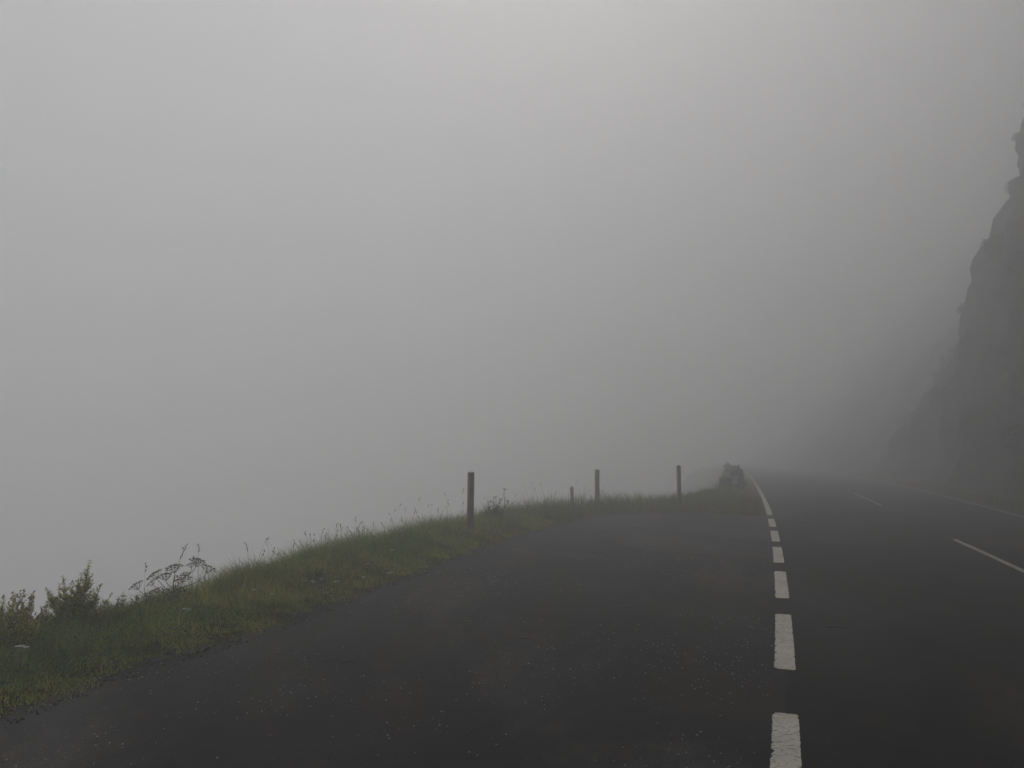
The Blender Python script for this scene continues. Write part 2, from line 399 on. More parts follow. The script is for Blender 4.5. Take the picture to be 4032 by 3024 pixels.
blades('verge_grass', P, H, .008 + .008 * rs.rand(len(P)), .2 + .7 * rs.rand(len(P)), grass_cols(P, u + .2, .25) * .5, 'grass at the far end of the lay-by below the guard rail', 'grass')
P, u = sample_strip(9000, 4, 17, -.16, .10, 1.0); keep = sn(P, 3.1, 5) + .6 * rs.rand(len(P)) > .25; P, u = P[keep], u[keep]
blades('edge_grass', P, .025 + .05 * rs.rand(len(P)), .004 + .003 * rs.rand(len(P)), .5 + .9 * rs.rand(len(P)), grass_cols(P, u, .25), 'thin yellowed grass creeping over the edge of the asphalt', 'grass')
# coarse upright tufts along the crest
P, u = sample_strip(11000, 4, 18, .30, 1.35, .9); keep = (sn(P, 2.6, 6) > .05) & (rs.rand(11000) < .25 + .75 * (u > .7)); P, u = P[keep], u[keep]
blades('tall_grass', P, (.30 + .24 * rs.rand(len(P))) * np.interp(P[:, 1], [6, 8, 10, 12], [.5, .6, .85, 1]), .006 + .004 * rs.rand(len(P)), .08 + .4 * rs.rand(len(P)), grass_cols(P, u + .1), 'coarse upright grass tufts standing on the crest of the bank', 'grass')
# clover, plantain and other low leaves between the grass
def leaf_cards(P, z, size, tilt, colr, asp=.55):
    """one folded leaf (4 triangles) per point"""
    n = len(P); a = rs.rand(n) * 2 * np.pi; d = np.column_stack([np.cos(a) * np.cos(tilt), np.sin(a) * np.cos(tilt), np.sin(tilt)])
    s = np.column_stack([-np.sin(a), np.cos(a), np.zeros(n)]); nrm = np.cross(d, s); b = np.column_stack([P, z])
    w_ = (size * asp / 2)[:, None]; l = size[:, None]
    V = np.stack([b, b + d * l * .5 + s * w_ + nrm * -w_ * .35, b + d * l + nrm * l * .12, b + d * l * .5 - s * w_ + nrm * -w_ * .35, b + d * l * .5], 1).reshape(-1, 3)
    k = np.arange(n)[:, None] * 5
    return V, np.concatenate([k + [0, 1, 4], k + [1, 2, 4], k + [2, 3, 4], k + [3, 0, 4]], 0), np.repeat(colr, 5, 0)
P, u = sample_strip(42000, 4, 17, .12, 1.5, 1.0); keep = (sn(P, 1.1, 9) + .5 * rs.rand(len(P))) > .0; P, u = P[keep], u[keep]
z = ground_z(P) + height_of(P, u) * (.15 + .75 * rs.rand(len(P)))
cc = np.array([(.095, .165, .034), (.125, .190, .040), (.070, .125, .034)])[rs.randint(0, 3, len(P))] * (.75 + .5 * rs.rand(len(P)))[:, None]
V, F, C = leaf_cards(P, z, .018 + .022 * rs.rand(len(P)), rs.uniform(-.2, .8, len(P)), cc)
tag(link('ground_cover', np_mesh('ground_cover', V, F, C), M_LEAF), 'low dark green leafy ground cover growing through the verge grass', 'ground cover', kind='stuff')

# ------------------------------------------------------------------ pale grit and small stones lying on the lay-by
n = 4200; P = np.column_stack([rs.uniform(-3.2, 4.5, n * 4), 2.6 + 11 * rs.rand(n * 4) ** 1.3])
ok = (seg_dist(P, E_) < -.15) & (P[:, 0] < np.array([line_x(y) for y in P[:, 1]]) - .1) & (rs.rand(n * 4) < np.clip(.30 + .9 * sn(P, .9, 2) + .4 * sn(P, 3.3, 4), .04, 1)); P = P[ok][:n]; n = len(P)
r = .0022 + .0058 * rs.rand(n) ** 2.5; OCT = np.array([(1, 0, 0), (-1, 0, 0), (0, 1, 0), (0, -1, 0), (0, 0, .7), (0, 0, -.7)])
V = (np.column_stack([P, r * .45])[:, None, :] + OCT[None] * r[:, None, None] * rs.uniform(.6, 1.4, (n, 6, 1))).reshape(-1, 3)
of = np.array([(0, 2, 4), (2, 1, 4), (1, 3, 4), (3, 0, 4), (2, 0, 5), (1, 2, 5), (3, 1, 5), (0, 3, 5)])
tag(link('grit', np_mesh('grit', V, (np.arange(n)[:, None, None] * 6 + of[None]).reshape(-1, 3)), M_GRIT), 'pale grit scattered over the dark lay-by asphalt', 'grit', kind='stuff')

n = 5200; P, u = sample_strip(n, 4, 17, -.22, .16, 1.0); r = .003 + .011 * rs.rand(n) ** 3
V = (np.column_stack([P, np.maximum(ground_z(P), 0) + r * .3])[:, None, :] + OCT[None] * r[:, None, None] * rs.uniform(.55, 1.45, (n, 6, 1))).reshape(-1, 3)
cc = np.array([(.045, .036, .026), (.065, .055, .042), (.030, .026, .020), (.13, .12, .10), (.10, .07, .035)])[rs.choice(5, n, p=[.34, .26, .25, .06, .09])]
tag(link('edge_debris', np_mesh('edge_debris', V, (np.arange(n)[:, None, None] * 6 + of[None]).reshape(-1, 3), np.repeat(cc, 6, 0)), M_LEAF), 'brown soil crumbs and grit along the broken asphalt edge', 'debris', kind='stuff')
yy = rs.uniform(12, 62, 22000); P = np.column_stack([np.array([right_x(y) for y in yy]) + .42 + 1.9 * rs.rand(len(yy)), yy])
blades('roadside_grass', P, (.10 + .22 * rs.rand(len(P))) * (1 + .5 * sn(P, 1.2, 3)), .010 + .010 * rs.rand(len(P)), .2 + .8 * rs.rand(len(P)), grass_cols(P, np.full(len(P), .5), .2) * .4, 'strip of grass between the thin edge line and the foot of the hillside', 'grass')

# ------------------------------------------------------------------ fence posts
def post(loc, h, w_, lean, label, rz, rounded=False, sink=.15):
    t = empty('fence_post', (loc[0], loc[1], gz(*loc)), rz); t.rotation_euler.x, t.rotation_euler.y = lean
    bm = bmesh.new(); n = 16; zs = [-sink, 0, .15, .3, .45, .6, .75, .9, 1.0, 1.1, 1.2, 1.3]; zs = [z for z in zs if z < h - .03] + [h - .012, h]
    rings = []; q = random.Random(int(loc[0] * 100))
    for z in zs:
        ring = []
        for k in range(n):
            a = 2 * math.pi * (k + .5) / n; p_ = 2.2 if rounded else 5
            rr = (w_ / 2) / (abs(math.cos(a)) ** p_ + abs(math.sin(a)) ** p_) ** (1 / p_)
            rr *= 1 - .045 * max(0, z) / h + .035 * math.sin(a * 3 + 1.3) + .012 * math.sin(z * 9 + a * 2) + q.uniform(-.012, .012)
            if z == h: rr *= .88 if not rounded else .55
            ring.append(bm.verts.new((rr * math.cos(a), rr * math.sin(a), z + (.008 * math.sin(a + .6) if z >= h - .02 else 0))))
        rings.append(ring)
    for r0, r1 in zip(rings, rings[1:]):
        for k in range(n): bm.faces.new((r0[k], r0[(k + 1) % n], r1[(k + 1) % n], r1[k]))
    bm.faces.new(rings[0][::-1]); bm.faces.new(rings[-1])
    sh = link('shaft', bm_mesh('shaft', bm), M_WOOD, t)
    for hz_ in (.35, .72, 1.02):                                   # old fencing staples
        if hz_ < h - .08 and not rounded:
            b2 = bmesh.new(); tube(b2, [(-.012, -w_ * .47, hz_), (-.012, -w_ * .56, hz_ + .004), (.014, -w_ * .56, hz_ + .006), (.014, -w_ * .47, hz_ + .003)], .0022, 5)
            link('staple', bm_mesh('staple', b2), M_STEEL, sh)
    return tag(t, label, 'fence post', 'old fence posts along the verge')
post((-.82, 15.03), 1.25, .128, (.0, .012), 'weathered square timber post rising from verge grass beside dried umbels', .25)
post((2.57, 23.17), 1.14, .128, (0, .012), 'weathered timber post beside a short rounded stump post', .2)
post((5.15, 23.58), 1.30, .118, (0, -.006), 'slim weathered timber post standing alone at the far end of the lay-by', .4)
post((1.80, 22.75), .66, .10, (.02, -.05), 'short rounded stump of a post half hidden in grass', .3, True, .4)

# ------------------------------------------------------------------ guard rail into the fog
gr = empty('guard_rail', (8.72, 30.58, 0)); tag(gr, 'dull steel guard rail starting in the grass beside the solid line', 'guard rail')
RAIL = [(line_x(y) - 1.0 - (.25 if y < 32 else 0) * (32 - y) / 2, y) for y in (30.4, 32.4, 34.4, 36.4, 38.4, 42.4, 46.4, 50.4, 54.4, 58.4, 62.4, 66.4, 70.4, 74.4, 78.4)]
prof = [(0, .44), (.045, .47), (.045, .53), (0, .56), (-.02, .60), (0, .64), (.045, .67), (.045, .73), (0, .76)]
bm = bmesh.new(); rows = []
for i, (x, y) in enumerate(RAIL):
    a = Vector(RAIL[max(0, i - 1)]); b = Vector(RAIL[min(len(RAIL) - 1, i + 1)]); t = (b - a).normalized(); rr = Vector((t.y, -t.x))
    rows.append([[bm.verts.new((x - 8.72 + rr.x * (px + o), y - 30.58 + rr.y * (px + o), pz)) for px, pz in prof] for o in (0, -.004)])
for r0, r1 in zip(rows, rows[1:]):
    for s in (0, 1):
        for k in range(len(prof) - 1): bm.faces.new((r0[s][k], r0[s][k + 1], r1[s][k + 1], r1[s][k]))
for s0 in (rows[0], rows[-1]):
    for k in range(len(prof) - 1): bm.faces.new((s0[0][k], s0[0][k + 1], s0[1][k + 1], s0[1][k]))
beam = link('beam', bm_mesh('beam', bm, True), M_STEEL, gr)
bm = bmesh.new(); ex = RAIL[0][0] - 8.72; ey = RAIL[0][1] - 30.58   # blunt curled end piece
pts_ = [(ex, ey + .02), (ex - .10, ey - .10), (ex - .26, ey - .14), (ex - .42, ey - .06), (ex - .48, ey + .1)]
rws = [[bm.verts.new((x, y, pz)) for pz in (.45, .52, .60, .68, .75)] for x, y in pts_]
for r0, r1 in zip(rws, rws[1:]):
    for k in range(4): bm.faces.new((r0[k], r0[k + 1], r1[k + 1], r1[k]))
en = link('end_piece', bm_mesh('end_piece', bm, True), M_STEEL, gr); md = en.modifiers.new('thickness', 'SOLIDIFY'); md.thickness = .005
pm = None
for (x, y) in RAIL[:12]:
    if pm is None:
        bm = bmesh.new(); bmesh.ops.create_cube(bm, size=1)
        for v in bm.verts: v.co = Vector((v.co.x * .10, v.co.y * .06, v.co.z * .98 + .29))
        bmesh.ops.bevel(bm, geom=bm.edges[:], offset=.006, segments=1, affect='EDGES'); pm = bm_mesh('rail_post', bm); pm.materials.append(M_STEEL)
    o = link('rail_post', pm, None, gr); o.location = (x - 8.72 - .075, y - 30.58, 0); o.rotation_euler.z = -.29

# ------------------------------------------------------------------ plants
def leafy(name, loc, stems, label, cat, cols, leaf=(.018, .03), group=None, seed=1, stem_mat=None):
    """branching plant: stems = [(dx, dy, height, spread at base)], leaves set along every twig"""
    q = random.Random(seed); t = empty(name, (loc[0], loc[1], gz(*loc) - .02)); bm = bmesh.new(); LP, LT = [], []
    if cat == 'shrub':
        hm = max(a_[2] for a_ in stems); stems = stems + [(q.uniform(-.42, .36), q.uniform(-.1, .12), q.uniform(.28, .62) * hm, q.uniform(-.3, .25)) for _ in range(9)]
    for (dx, dy, h, lx) in stems:
        top = Vector((dx, dy, h)); b = bez((lx + q.uniform(-.03, .03), dy * .3 + q.uniform(-.03, .03), 0), (lx * .6 + dx * .4, dy * .6, h * .5), top, 8)
        tube(bm, b, [.0045 * (1 - .75 * i / 7) for i in range(8)], 5)
        twigs = [b]
        for k in range(int(12 + h * 22)):
            s = q.uniform(.25, .92); p = b[min(7, int(s * 7))]; a = q.uniform(0, 2 * math.pi); l = (1.05 - s) * h * q.uniform(.25, .5)
            e = p + Vector((math.cos(a) * l * .75, math.sin(a) * l * .75, l * q.uniform(.5, 1.0)))
            tw = bez(p, p.lerp(e, .5) + Vector((0, 0, -.01)), e, 5); tube(bm, tw, [.0022, .002, .0016, .0012, .0008], 4); twigs.append(tw)
        for tw in twigs:
            L = sum((y_ - x_).length for x_, y_ in zip(tw, tw[1:])); m_ = max(4, int(L / .007))
            for i in range(m_):
                s = .12 + .88 * i / m_; j = min(len(tw) - 2, int(s * (len(tw) - 1))); f = s * (len(tw) - 1) - j
                LP.append(tw[j].lerp(tw[j + 1], f))
    P = np.array([tuple(v) for v in LP]); n = len(P)
    cc = np.array(cols)[rs.randint(0, len(cols), n)] * (.8 + .4 * rs.rand(n))[:, None]
    V, F, C = leaf_cards(P[:, :2], P[:, 2], leaf[0] + (leaf[1] - leaf[0]) * rs.rand(n), rs.uniform(-.5, 1.1, n), cc)
    link('stems', bm_mesh('stems', bm), stem_mat or M_STEM, t); link('foliage', np_mesh('foliage', V, F, C), M_LEAF, t)
    return tag(t, label, cat, group)
YG = [(.50, .50, .09), (.42, .44, .085), (.30, .34, .07), (.52, .46, .13)]
RG = [(.44, .35, .14), (.38, .38, .10), (.46, .31, .15), (.28, .30, .09)]
leafy('leafy_shrub', (-3.95, 7.0), [(.13, 0, .66, .02), (.03, .05, .54, 0), (-.12, .02, .52, -.05), (-.06, -.05, .44, 0), (.22, .04, .44, .08), (-.25, 0, .40, -.1), (.32, .05, .36, .14), (.08, -.08, .5, 0), (.10, .03, .60, .02), (.0, -.04, .42, -.02), (.16, -.05, .52, .04), (-.18, .06, .44, -.1)],
      'pointed yellow-green leafy shrub on the bank, taller of the two', 'shrub', YG, (.020, .034), seed=3)
leafy('leafy_shrub', (-4.22, 6.55), [(.10, 0, .50, .05), (-.02, .04, .47, 0), (-.16, .03, .42, -.08), (-.30, 0, .38, -.15), (.2, -.02, .44, .1), (-.42, .03, .34, -.2), (-.1, -.06, .36, 0), (.28, .02, .34, .14), (.04, .05, .48, 0), (-.22, -.04, .40, -.1), (-.36, .05, .36, -.2), (-.5, 0, .32, -.3), (.14, .06, .46, .05)],
      'low spreading shrub with reddish leaves on the bank beside the taller shrub', 'shrub', RG, (.020, .035), seed=5)
leafy('leafy_shrub', (-4.14, 6.28), [(.12, 0, .50, .08), (.0, .04, .47, 0), (-.14, .03, .46, -.08), (.22, -.03, .36, .15), (.06, -.06, .34, 0), (.30, .03, .30, .2), (-.05, .05, .38, 0), (.16, .05, .40, .1)],
      'yellow-green leafy shrub on the bank just before the reddish one', 'shrub', YG, (.020, .034), seed=15)
leafy('leafy_herb', (-.42, 17.6), [(.0, 0, .62, 0), (.14, .02, .58, .05), (-.14, 0, .55, -.05), (.27, 0, .46, .1), (-.22, .03, .46, -.1), (.08, -.05, .5, 0)],
      'bushy dark herb behind the timber post beside dried umbels', 'plant', [(.06, .062, .03), (.05, .055, .028), (.07, .06, .035)], (.02, .036), seed=8)

def umbel_mesh(r, seed, nray=15):
    q = random.Random(seed); bm = bmesh.new()
    for i in range(nray):
        a = i * 2.399963; rad = r * math.sqrt((i + .6) / nray); zt_ = r * .62 + (r - rad) * .28
        e = Vector((rad * math.cos(a), rad * math.sin(a), zt_)); tube(bm, bez((0, 0, 0), (e.x * .55, e.y * .55, zt_ * .35), e, 4), [.0016, .0013, .0011, .0009], 4, False)
        for k in range(8):                                        # the little round seed clusters
            b = k * 2.399963; rr = r * .15 * math.sqrt((k + .5) / 8); c = e + Vector((rr * math.cos(b), rr * math.sin(b), r * .10 - rr * .2 + q.uniform(-.002, .002)))
            m_ = bmesh.ops.create_icosphere(bm, subdivisions=1, radius=r * .052, matrix=Matrix.Translation(c) @ Matrix.Scale(1.25, 4, (0, 0, 1)))
    return bm_mesh('umbel', bm)
UM = [umbel_mesh(.085, 1, 17), umbel_mesh(.075, 2, 15), umbel_mesh(.05, 3, 12)]
for m_ in UM: m_.materials.append(M_UMBEL)
def umbellifer(loc, heads, label, main_h, seed, leaves=9):
    """heads: (dx, dy, dz, tilt x, tilt y, which umbel, branch height)"""
    q = random.Random(seed); t = empty('umbellifer', (loc[0], loc[1], gz(*loc) - .02)); bm = bmesh.new()
    tube(bm, bez((0, 0, 0), (.01, 0, main_h * .5), (.0, 0, main_h), 6), [.0075, .007, .0065, .006, .005, .004], 7)
    st = link('stem', bm_mesh('stem', bm, True), M_STEM, t)
    for (dx, dy, dz, tx, ty, w_, bh) in heads:
        nrm = Vector((tx, ty, 1)).normalized(); e = Vector((dx, dy, dz)); bm = bmesh.new()
        tube(bm, bez((0, 0, bh), e - nrm * (.35 * (e - Vector((0, 0, bh))).length), e, 8), [.0045 - .0003 * i for i in range(8)], 6)
        link('stalk', bm_mesh('stalk', bm, True), M_STEM, t)
        o = link('umbel', UM[w_], None, t); o.location = e; o.rotation_euler = nrm.to_track_quat('Z', 'Y').to_euler()
    LP = []
    for i in range(leaves):                                        # withered lower leaves
        a = q.uniform(0, 6.28); l = q.uniform(.10, .22); b = Vector((0, 0, q.uniform(.03, main_h * .7)))
        for k in range(26):
            s = k / 26; w__ = (1 - s) * .05; LP.append((b.x + math.cos(a) * l * s + q.uniform(-w__, w__), b.y + math.sin(a) * l * s + q.uniform(-w__, w__), b.z + l * (.55 * s - .5 * s * s) + q.uniform(-.012, .012)))
    P = np.array(LP); n = len(P); cc = np.array([(.06, .062, .028), (.085, .075, .04)])[rs.randint(0, 2, n)]
    V, F, C = leaf_cards(P[:, :2], P[:, 2], .018 + .022 * rs.rand(n), rs.uniform(-.4, .9, n), cc)
    link('leaves', np_mesh('leaves', V, F, C), M_LEAF, t)
    return tag(t, label, 'wild plant')
umbellifer((-3.52, 8.05), [(-.36, .0, .20, -.75, -.1, 1, .05), (-.18, .03, .30, -.75, -.1, 0, .14), (-.19, -.04, .25, -.8, -.3, 2, .12), (.01, 0, .37, -.1, -.25, 0, .26), (.22, .02, .43, .35, -.1, 0, .28), (.35, -.02, .37, .55, -.2, 1, .2),
           (.10, .06, .32, .1, -.1, 2, .22), (.17, .03, .42, -.3, 0, 2, .28), (-.13, -.05, .18, -.3, -.2, 2, .08), (-.05, -.06, .30, -.1, -.3, 1, .2), (.12, -.05, .28, .2, -.2, 1, .18), (.03, .05, .25, 0, 0, 2, .15), (-.22, .04, .14, -.5, -.1, 2, .05)],
           'large dried umbellifer with many brown seed umbels on the bank', .30, 4, 14)
umbellifer((-.34, 17.7), [(.17, 0, .78, .25, -.15, 2, .35), (-.04, .03, .60, -.1, -.2, 2, .3), (.07, -.02, .55, .2, -.2, 2, .25), (-.15, 0, .50, -.4, -.1, 2, .2), (.24, .03, .50, .4, 0, 2, .22)],
           'slender dried umbellifer with one umbel standing high behind the timber post', .40, 9, 5)
leafy('leafy_herb', (-2.35, 9.3), [(.0, 0, .20, 0), (.1, .02, .17, .05), (-.1, 0, .18, -.05), (.05, .06, .2, 0)], 'low broad-leaved herb on the crest between the umbellifer and the timber post', 'plant', [(.14, .21, .045), (.17, .24, .05)], (.03, .05), seed=21)

WG = [(.20, .25, .05), (.26, .29, .06), (.15, .20, .045)]
for k, (x, y, h, lb) in enumerate([(-4.06, 6.78, .36, 'leafy weed filling the gap between the reddish shrub and the pointed shrub'), (-3.72, 7.42, .32, 'leafy weed between the pointed shrub and the large umbellifer, nearer the shrub'), (-3.60, 7.72, .27, 'leafy weed between the pointed shrub and the large umbellifer, nearer the umbellifer'),
                                   (-4.28, 6.25, .30, 'leafy weed at the foot of the reddish shrub'), (-3.30, 8.75, .24, 'leafy weed just past the large umbellifer on the crest')]):
    leafy('leafy_weed', (x, y), [(q_ * .07 - .14, (q_ % 2) * .05, h * (.7 + .3 * ((q_ * 7) % 5) / 4), q_ * .05 - .1) for q_ in range(5)], lb, 'weed', WG, (.018, .034), seed=60 + k)
P, u = sample_strip(2600, 4, 17, .05, 1.2, .9); n = len(P)
blades('dead_straw', P, height_of(P, u) * (.9 + .6 * rs.rand(n)), .003 + .003 * rs.rand(n), .5 + .9 * rs.rand(n), np.array([(.38, .31, .17), (.30, .23, .12)])[rs.randint(0, 2, n)], 'dead pale straw mixed through the green verge grass', 'dry grass')

# flowering grasses along the crest
def stalk_meshes(h, kind, seed):
    q = random.Random(seed); lean = q.uniform(-.16, .16); bm = bmesh.new(); tip = Vector((lean * h * 1.6, q.uniform(-.05, .05), h))
    path = bez((0, 0, 0), (lean * h * .3, 0, h * .6), tip, 7); tube(bm, path, [.0016, .0015, .0013, .0012, .001, .0009, .0008], 4)
    for k in range(2):
        b = path[1 + k]; a = q.uniform(0, 6.28); e = b + Vector((math.cos(a) * .06, math.sin(a) * .06, .13)); sd_ = Vector((-math.sin(a), math.cos(a), 0)) * .003
        v = [bm.verts.new(p_) for p_ in (b - sd_, b + sd_, b.lerp(e, .6) + sd_ * .8 + Vector((0, 0, .02)), b.lerp(e, .6) - sd_ * .8 + Vector((0, 0, .02)), e)]
        bm.faces.new((v[0], v[1], v[2], v[3])); bm.faces.new((v[3], v[2], v[4]))
    st = bm_mesh('stem', bm); st.materials.append(M_DRYSTEM)
    bm = bmesh.new(); d = (path[-1] - path[-2]).normalized()
    def spike(c, ax, l, r):
        rot = ax.to_track_quat('Z', 'Y').to_matrix().to_4x4()
        bmesh.ops.create_icosphere(bm, subdivisions=1, radius=1, matrix=Matrix.Translation(c) @ rot @ Matrix.Diagonal((r, r, l / 2, 1)))
    if kind == 0:                                                  # cocksfoot: a few separate lumps
        for k in range(q.randint(3, 5)):
            a = q.uniform(0, 6.28); ax = (d + Vector((math.cos(a), math.sin(a), .2)) * q.uniform(.2, .7)).normalized(); b = tip - d * (.022 * k); c = b + ax * q.uniform(.012, .03)
            tube(bm, [b, c], .0007, 3, False); spike(c, ax, q.uniform(.022, .038), q.uniform(.004, .0065))
    elif kind == 1:                                                # timothy: one nodding spike
        ax = (d + Vector((lean * 3, 0, -.2))).normalized(); spike(tip + ax * .02, ax, q.uniform(.045, .06), .0055)
    else:                                                          # open panicle
        for k in range(9):
            a = k * 2.4; b = tip - d * (.014 * k); e = b + Vector((math.cos(a), math.sin(a), .5)) * (.012 + .004 * k); tube(bm, [b, e], .0006, 3, False); spike(e, (e - b).normalized(), .014, .003)
    hd = bm_mesh('seed_head', bm); hd.materials.append(M_SEED)
    return st, hd
KINDS = [('grass stalk with clustered brown seed heads', 'clustered seed grasses'),
         ('grass stalk with one nodding brown spike', 'nodding spike grasses'),
         ('grass stalk with an open feathery panicle', 'feathery panicle grasses')]
ZONES = [' beside the large dried umbellifer', ' on the crest just past the large umbellifer', ' in the thick tuft midway along the crest', ' between the thick tuft and the timber post', ' close around the nearest timber post', ' on the crest before the short stump post']
STALKS = [(-3.44, 7.81, .64), (-3.4, 8.42, .61), (-3.1, 9.28, .59), (-3.17, 9.39, .53), (-3.06, 9.83, .56), (-2.82, 9.86, .5), (-2.92, 9.43, .40), (-2.89, 10.69, .42), (-2.72, 10.47, .56), (-2.69, 10.54, .51), (-2.76, 11.39, .45), (-2.63, 11.06, .55),
          (-2.63, 11.6, .56), (-2.52, 11.48, .56), (-2.53, 11.7, .52), (-2.4, 11.46, .6), (-2.5, 11.82, .49), (-2.49, 12.24, .45), (-2.39, 12.11, .46), (-2.4, 12.41, .45), (-2.4, 12.27, .42), (-2.15, 12.34, .51), (-2.12, 13.54, .74), (-2.12, 13.27, .64),
          (-1.76, 13.95, .82), (-1.82, 13.39, .7), (-1.89, 14.34, .54), (-1.59, 14.67, .65), (-1.55, 15.13, .64), (-1.49, 15.5, .54), (-1.33, 15.75, .68), (-1.23, 16.31, .8), (-1.23, 15.58, .59), (-1.09, 16.54, .87), (-1.04, 16.2, .59), (.79, 21.37, .81),
          (.63, 20.94, .71), (.48, 19.57, .89), (1.83, 22.03, .91), (-2.0, 13.15, .54), (-2.01, 14.15, .45), (-1.7, 14.31, .45), (-2.62, 11.32, .43), (-2.66, 10.72, .42), (-2.56, 11.38, .48), (-2.42, 11.78, .42)]
q = random.Random(77)
for k in range(26):                                                # a looser scatter between the ones picked out above
    t_ = q.uniform(9.5, 15.9); e, c = along(np.array([t_])); w_ = q.uniform(.8, 1.25); p_ = e[0] + (c[0] - e[0]) * w_; STALKS.append((p_[0], p_[1], q.uniform(.42, .62)))
for i, (x, y, h) in enumerate(STALKS):
    g = gz(x, y); k = [0, 0, 1, 0, 2, 0, 1][i % 7]; st, hd = stalk_meshes(max(.25, h - g), k, i)
    zi = 0 if y < 8.9 else 1 if y < 10.6 else 2 if y < 12.2 else 3 if y < 14.4 else 4 if y < 17 else 5
    t = empty('grass_stalk', (x, y, g), q.uniform(-.8, .8)); link('stem', st, None, t); link('seed_head', hd, None, t); tag(t, KINDS[k][0] + ZONES[zi], 'grass stalk', KINDS[k][1] + ZONES[zi])

# white yarrow
def yarrow(x, y, h, nh, label, group, seed):
    q = random.Random(seed); t = empty('yarrow', (x, y, gz(x, y) - .01)); bm = bmesh.new(); tube(bm, bez((0, 0, 0), (.01, 0, h * .5), (.0, .0, h), 5), .0018, 5)
    link('stem', bm_mesh('stem', bm), M_STEM, t)
    for k in range(nh):
        bm = bmesh.new(); c = Vector(((k - (nh - 1) / 2) * .032, q.uniform(-.012, .012), h + q.uniform(0, .012))); tube(bm, [(0, 0, h * .9), c * .98], .0009, 4, False)
        for i in range(16):
            a = i * 2.4; r_ = .019 * math.sqrt((i + .5) / 16); p_ = c + Vector((r_ * math.cos(a), r_ * math.sin(a), .006 - r_ * .15 + q.uniform(-.001, .001)))
            bmesh.ops.create_icosphere(bm, subdivisions=1, radius=.0046, matrix=Matrix.Translation(p_) @ Matrix.Scale(.55, 4, (0, 0, 1)))
        link('flower_head', bm_mesh('flower_head', bm), M_PETAL, t)
    tag(t, label, 'flower', group)
YS = [(-3.40, 5.41, .22, 3), (-2.85, 6.81, .21, 2), (-2.16, 8.41, .2, 2), (-2.09, 8.5, .21, 1), (-1.93, 8.53, .2, 2), (-1.72, 11.11, .2, 2), (-1.81, 9.71, .2, 1), (-1.50, 9.5, .16, 2), (-1.72, 8.95, .18, 1), (-2.35, 7.62, .2, 1), (-2.6, 7.8, .2, 1), (.35, 17.1, .22, 2)]
YL = ['white yarrow with three flat heads in grass below the reddish shrub', 'white yarrow with two heads in grass above the row of edge stones', 'paired white yarrow heads, first of three plants close together on the verge', 'single white yarrow head between two paired yarrow plants',
      'paired white yarrow heads, last of three plants close together on the verge', 'paired white yarrow heads high in the grass before the timber post', 'single white yarrow head in mid verge past the three close plants', 'paired white yarrow heads low at the asphalt edge', 'single white yarrow head low at the asphalt edge',
      'single white yarrow head beside the dried umbellifer, nearer the asphalt', 'single white yarrow head beside the dried umbellifer, nearer the crest', 'paired white yarrow heads in the grass past the timber post']
for i, (x, y, h, nh) in enumerate(YS):
    lb, g = YL[i], None
    yarrow(x, y, h + .04, nh, lb, g, i)

# stones and broken asphalt at the grass edge, twigs on the lay-by
def stone(x, y, sx, sy, sz, seed, label):
    q = random.Random(seed); bm = bmesh.new(); bmesh.ops.create_icosphere(bm, subdivisions=2, radius=1)
    for v in bm.verts:
        n_ = noise.noise(v.co * 1.4 + Vector((seed, 0, 0))) * .35 + noise.noise(v.co * 3.5 + Vector((0, seed, 0))) * .12; v.co *= 1 + n_
        v.co = Vector((v.co.x * sx, v.co.y * sy, max(-.4, v.co.z) * sz))
    o = link('stone', bm_mesh('stone', bm), M_STONE); o.location = (x, y, max(gz(x, y), 0) + sz * .38); o.rotation_euler.z = q.uniform(0, 3)
    tag(o, label, 'stone')
stone(-2.78, 6.14, .085, .05, .03, 1, 'flat broad grey stone at the asphalt edge, largest of the row')
stone(-2.76, 6.30, .05, .035, .03, 2, 'small angular grey stone touching the grass behind the broad flat stone')
stone(-2.63, 6.33, .06, .04, .022, 3, 'thin grey stone in the middle of the row at the asphalt edge')
stone(-2.56, 6.46, .055, .045, .028, 4, 'rounded grey stone at the end of the row farthest from the broad flat stone')
stone(-2.95, 6.47, .045, .03, .04, 5, 'pale stone standing up in the grass above the row of stones')
def twig(x, y, l, a, seed, label):
    q = random.Random(seed); bm = bmesh.new(); p0 = Vector((-l / 2, 0, .006)); p2 = Vector((l / 2, q.uniform(-.02, .02), .006)); pth = bez(p0, (0, q.uniform(-.04, .04), .014), p2, 6)
    tube(bm, pth, [.002, .0024, .0022, .002, .0016, .0012], 5)
    s = pth[3]; tube(bm, [s, s + Vector((l * .18, q.choice((-1, 1)) * l * .2, .004))], [.0022, .0012], 4)
    o = link('twig', bm_mesh('twig', bm), M_TWIG); o.location = (x, y, 0); o.rotation_euler.z = a; tag(o, label, 'twig')
twig(-1.40, 6.11, .16, .5, 1, 'dark twig on the lay-by, nearer the verge of a parallel pair')
twig(-1.26, 6.05, .14, .6, 2, 'dark twig on the lay-by, nearer the road of a parallel pair')
twig(.10, 6.82, .16, -.1, 3, 'thin dark twig lying alone in the middle of the lay-by')
twig(.14, 5.91, .15, -.35, 4, 'dark forked twig on the lay-by near the broken line')
twig(3.03, 7.25, .18, -.3, 5, 'dark twig lying on the road lane beside a worn dash')

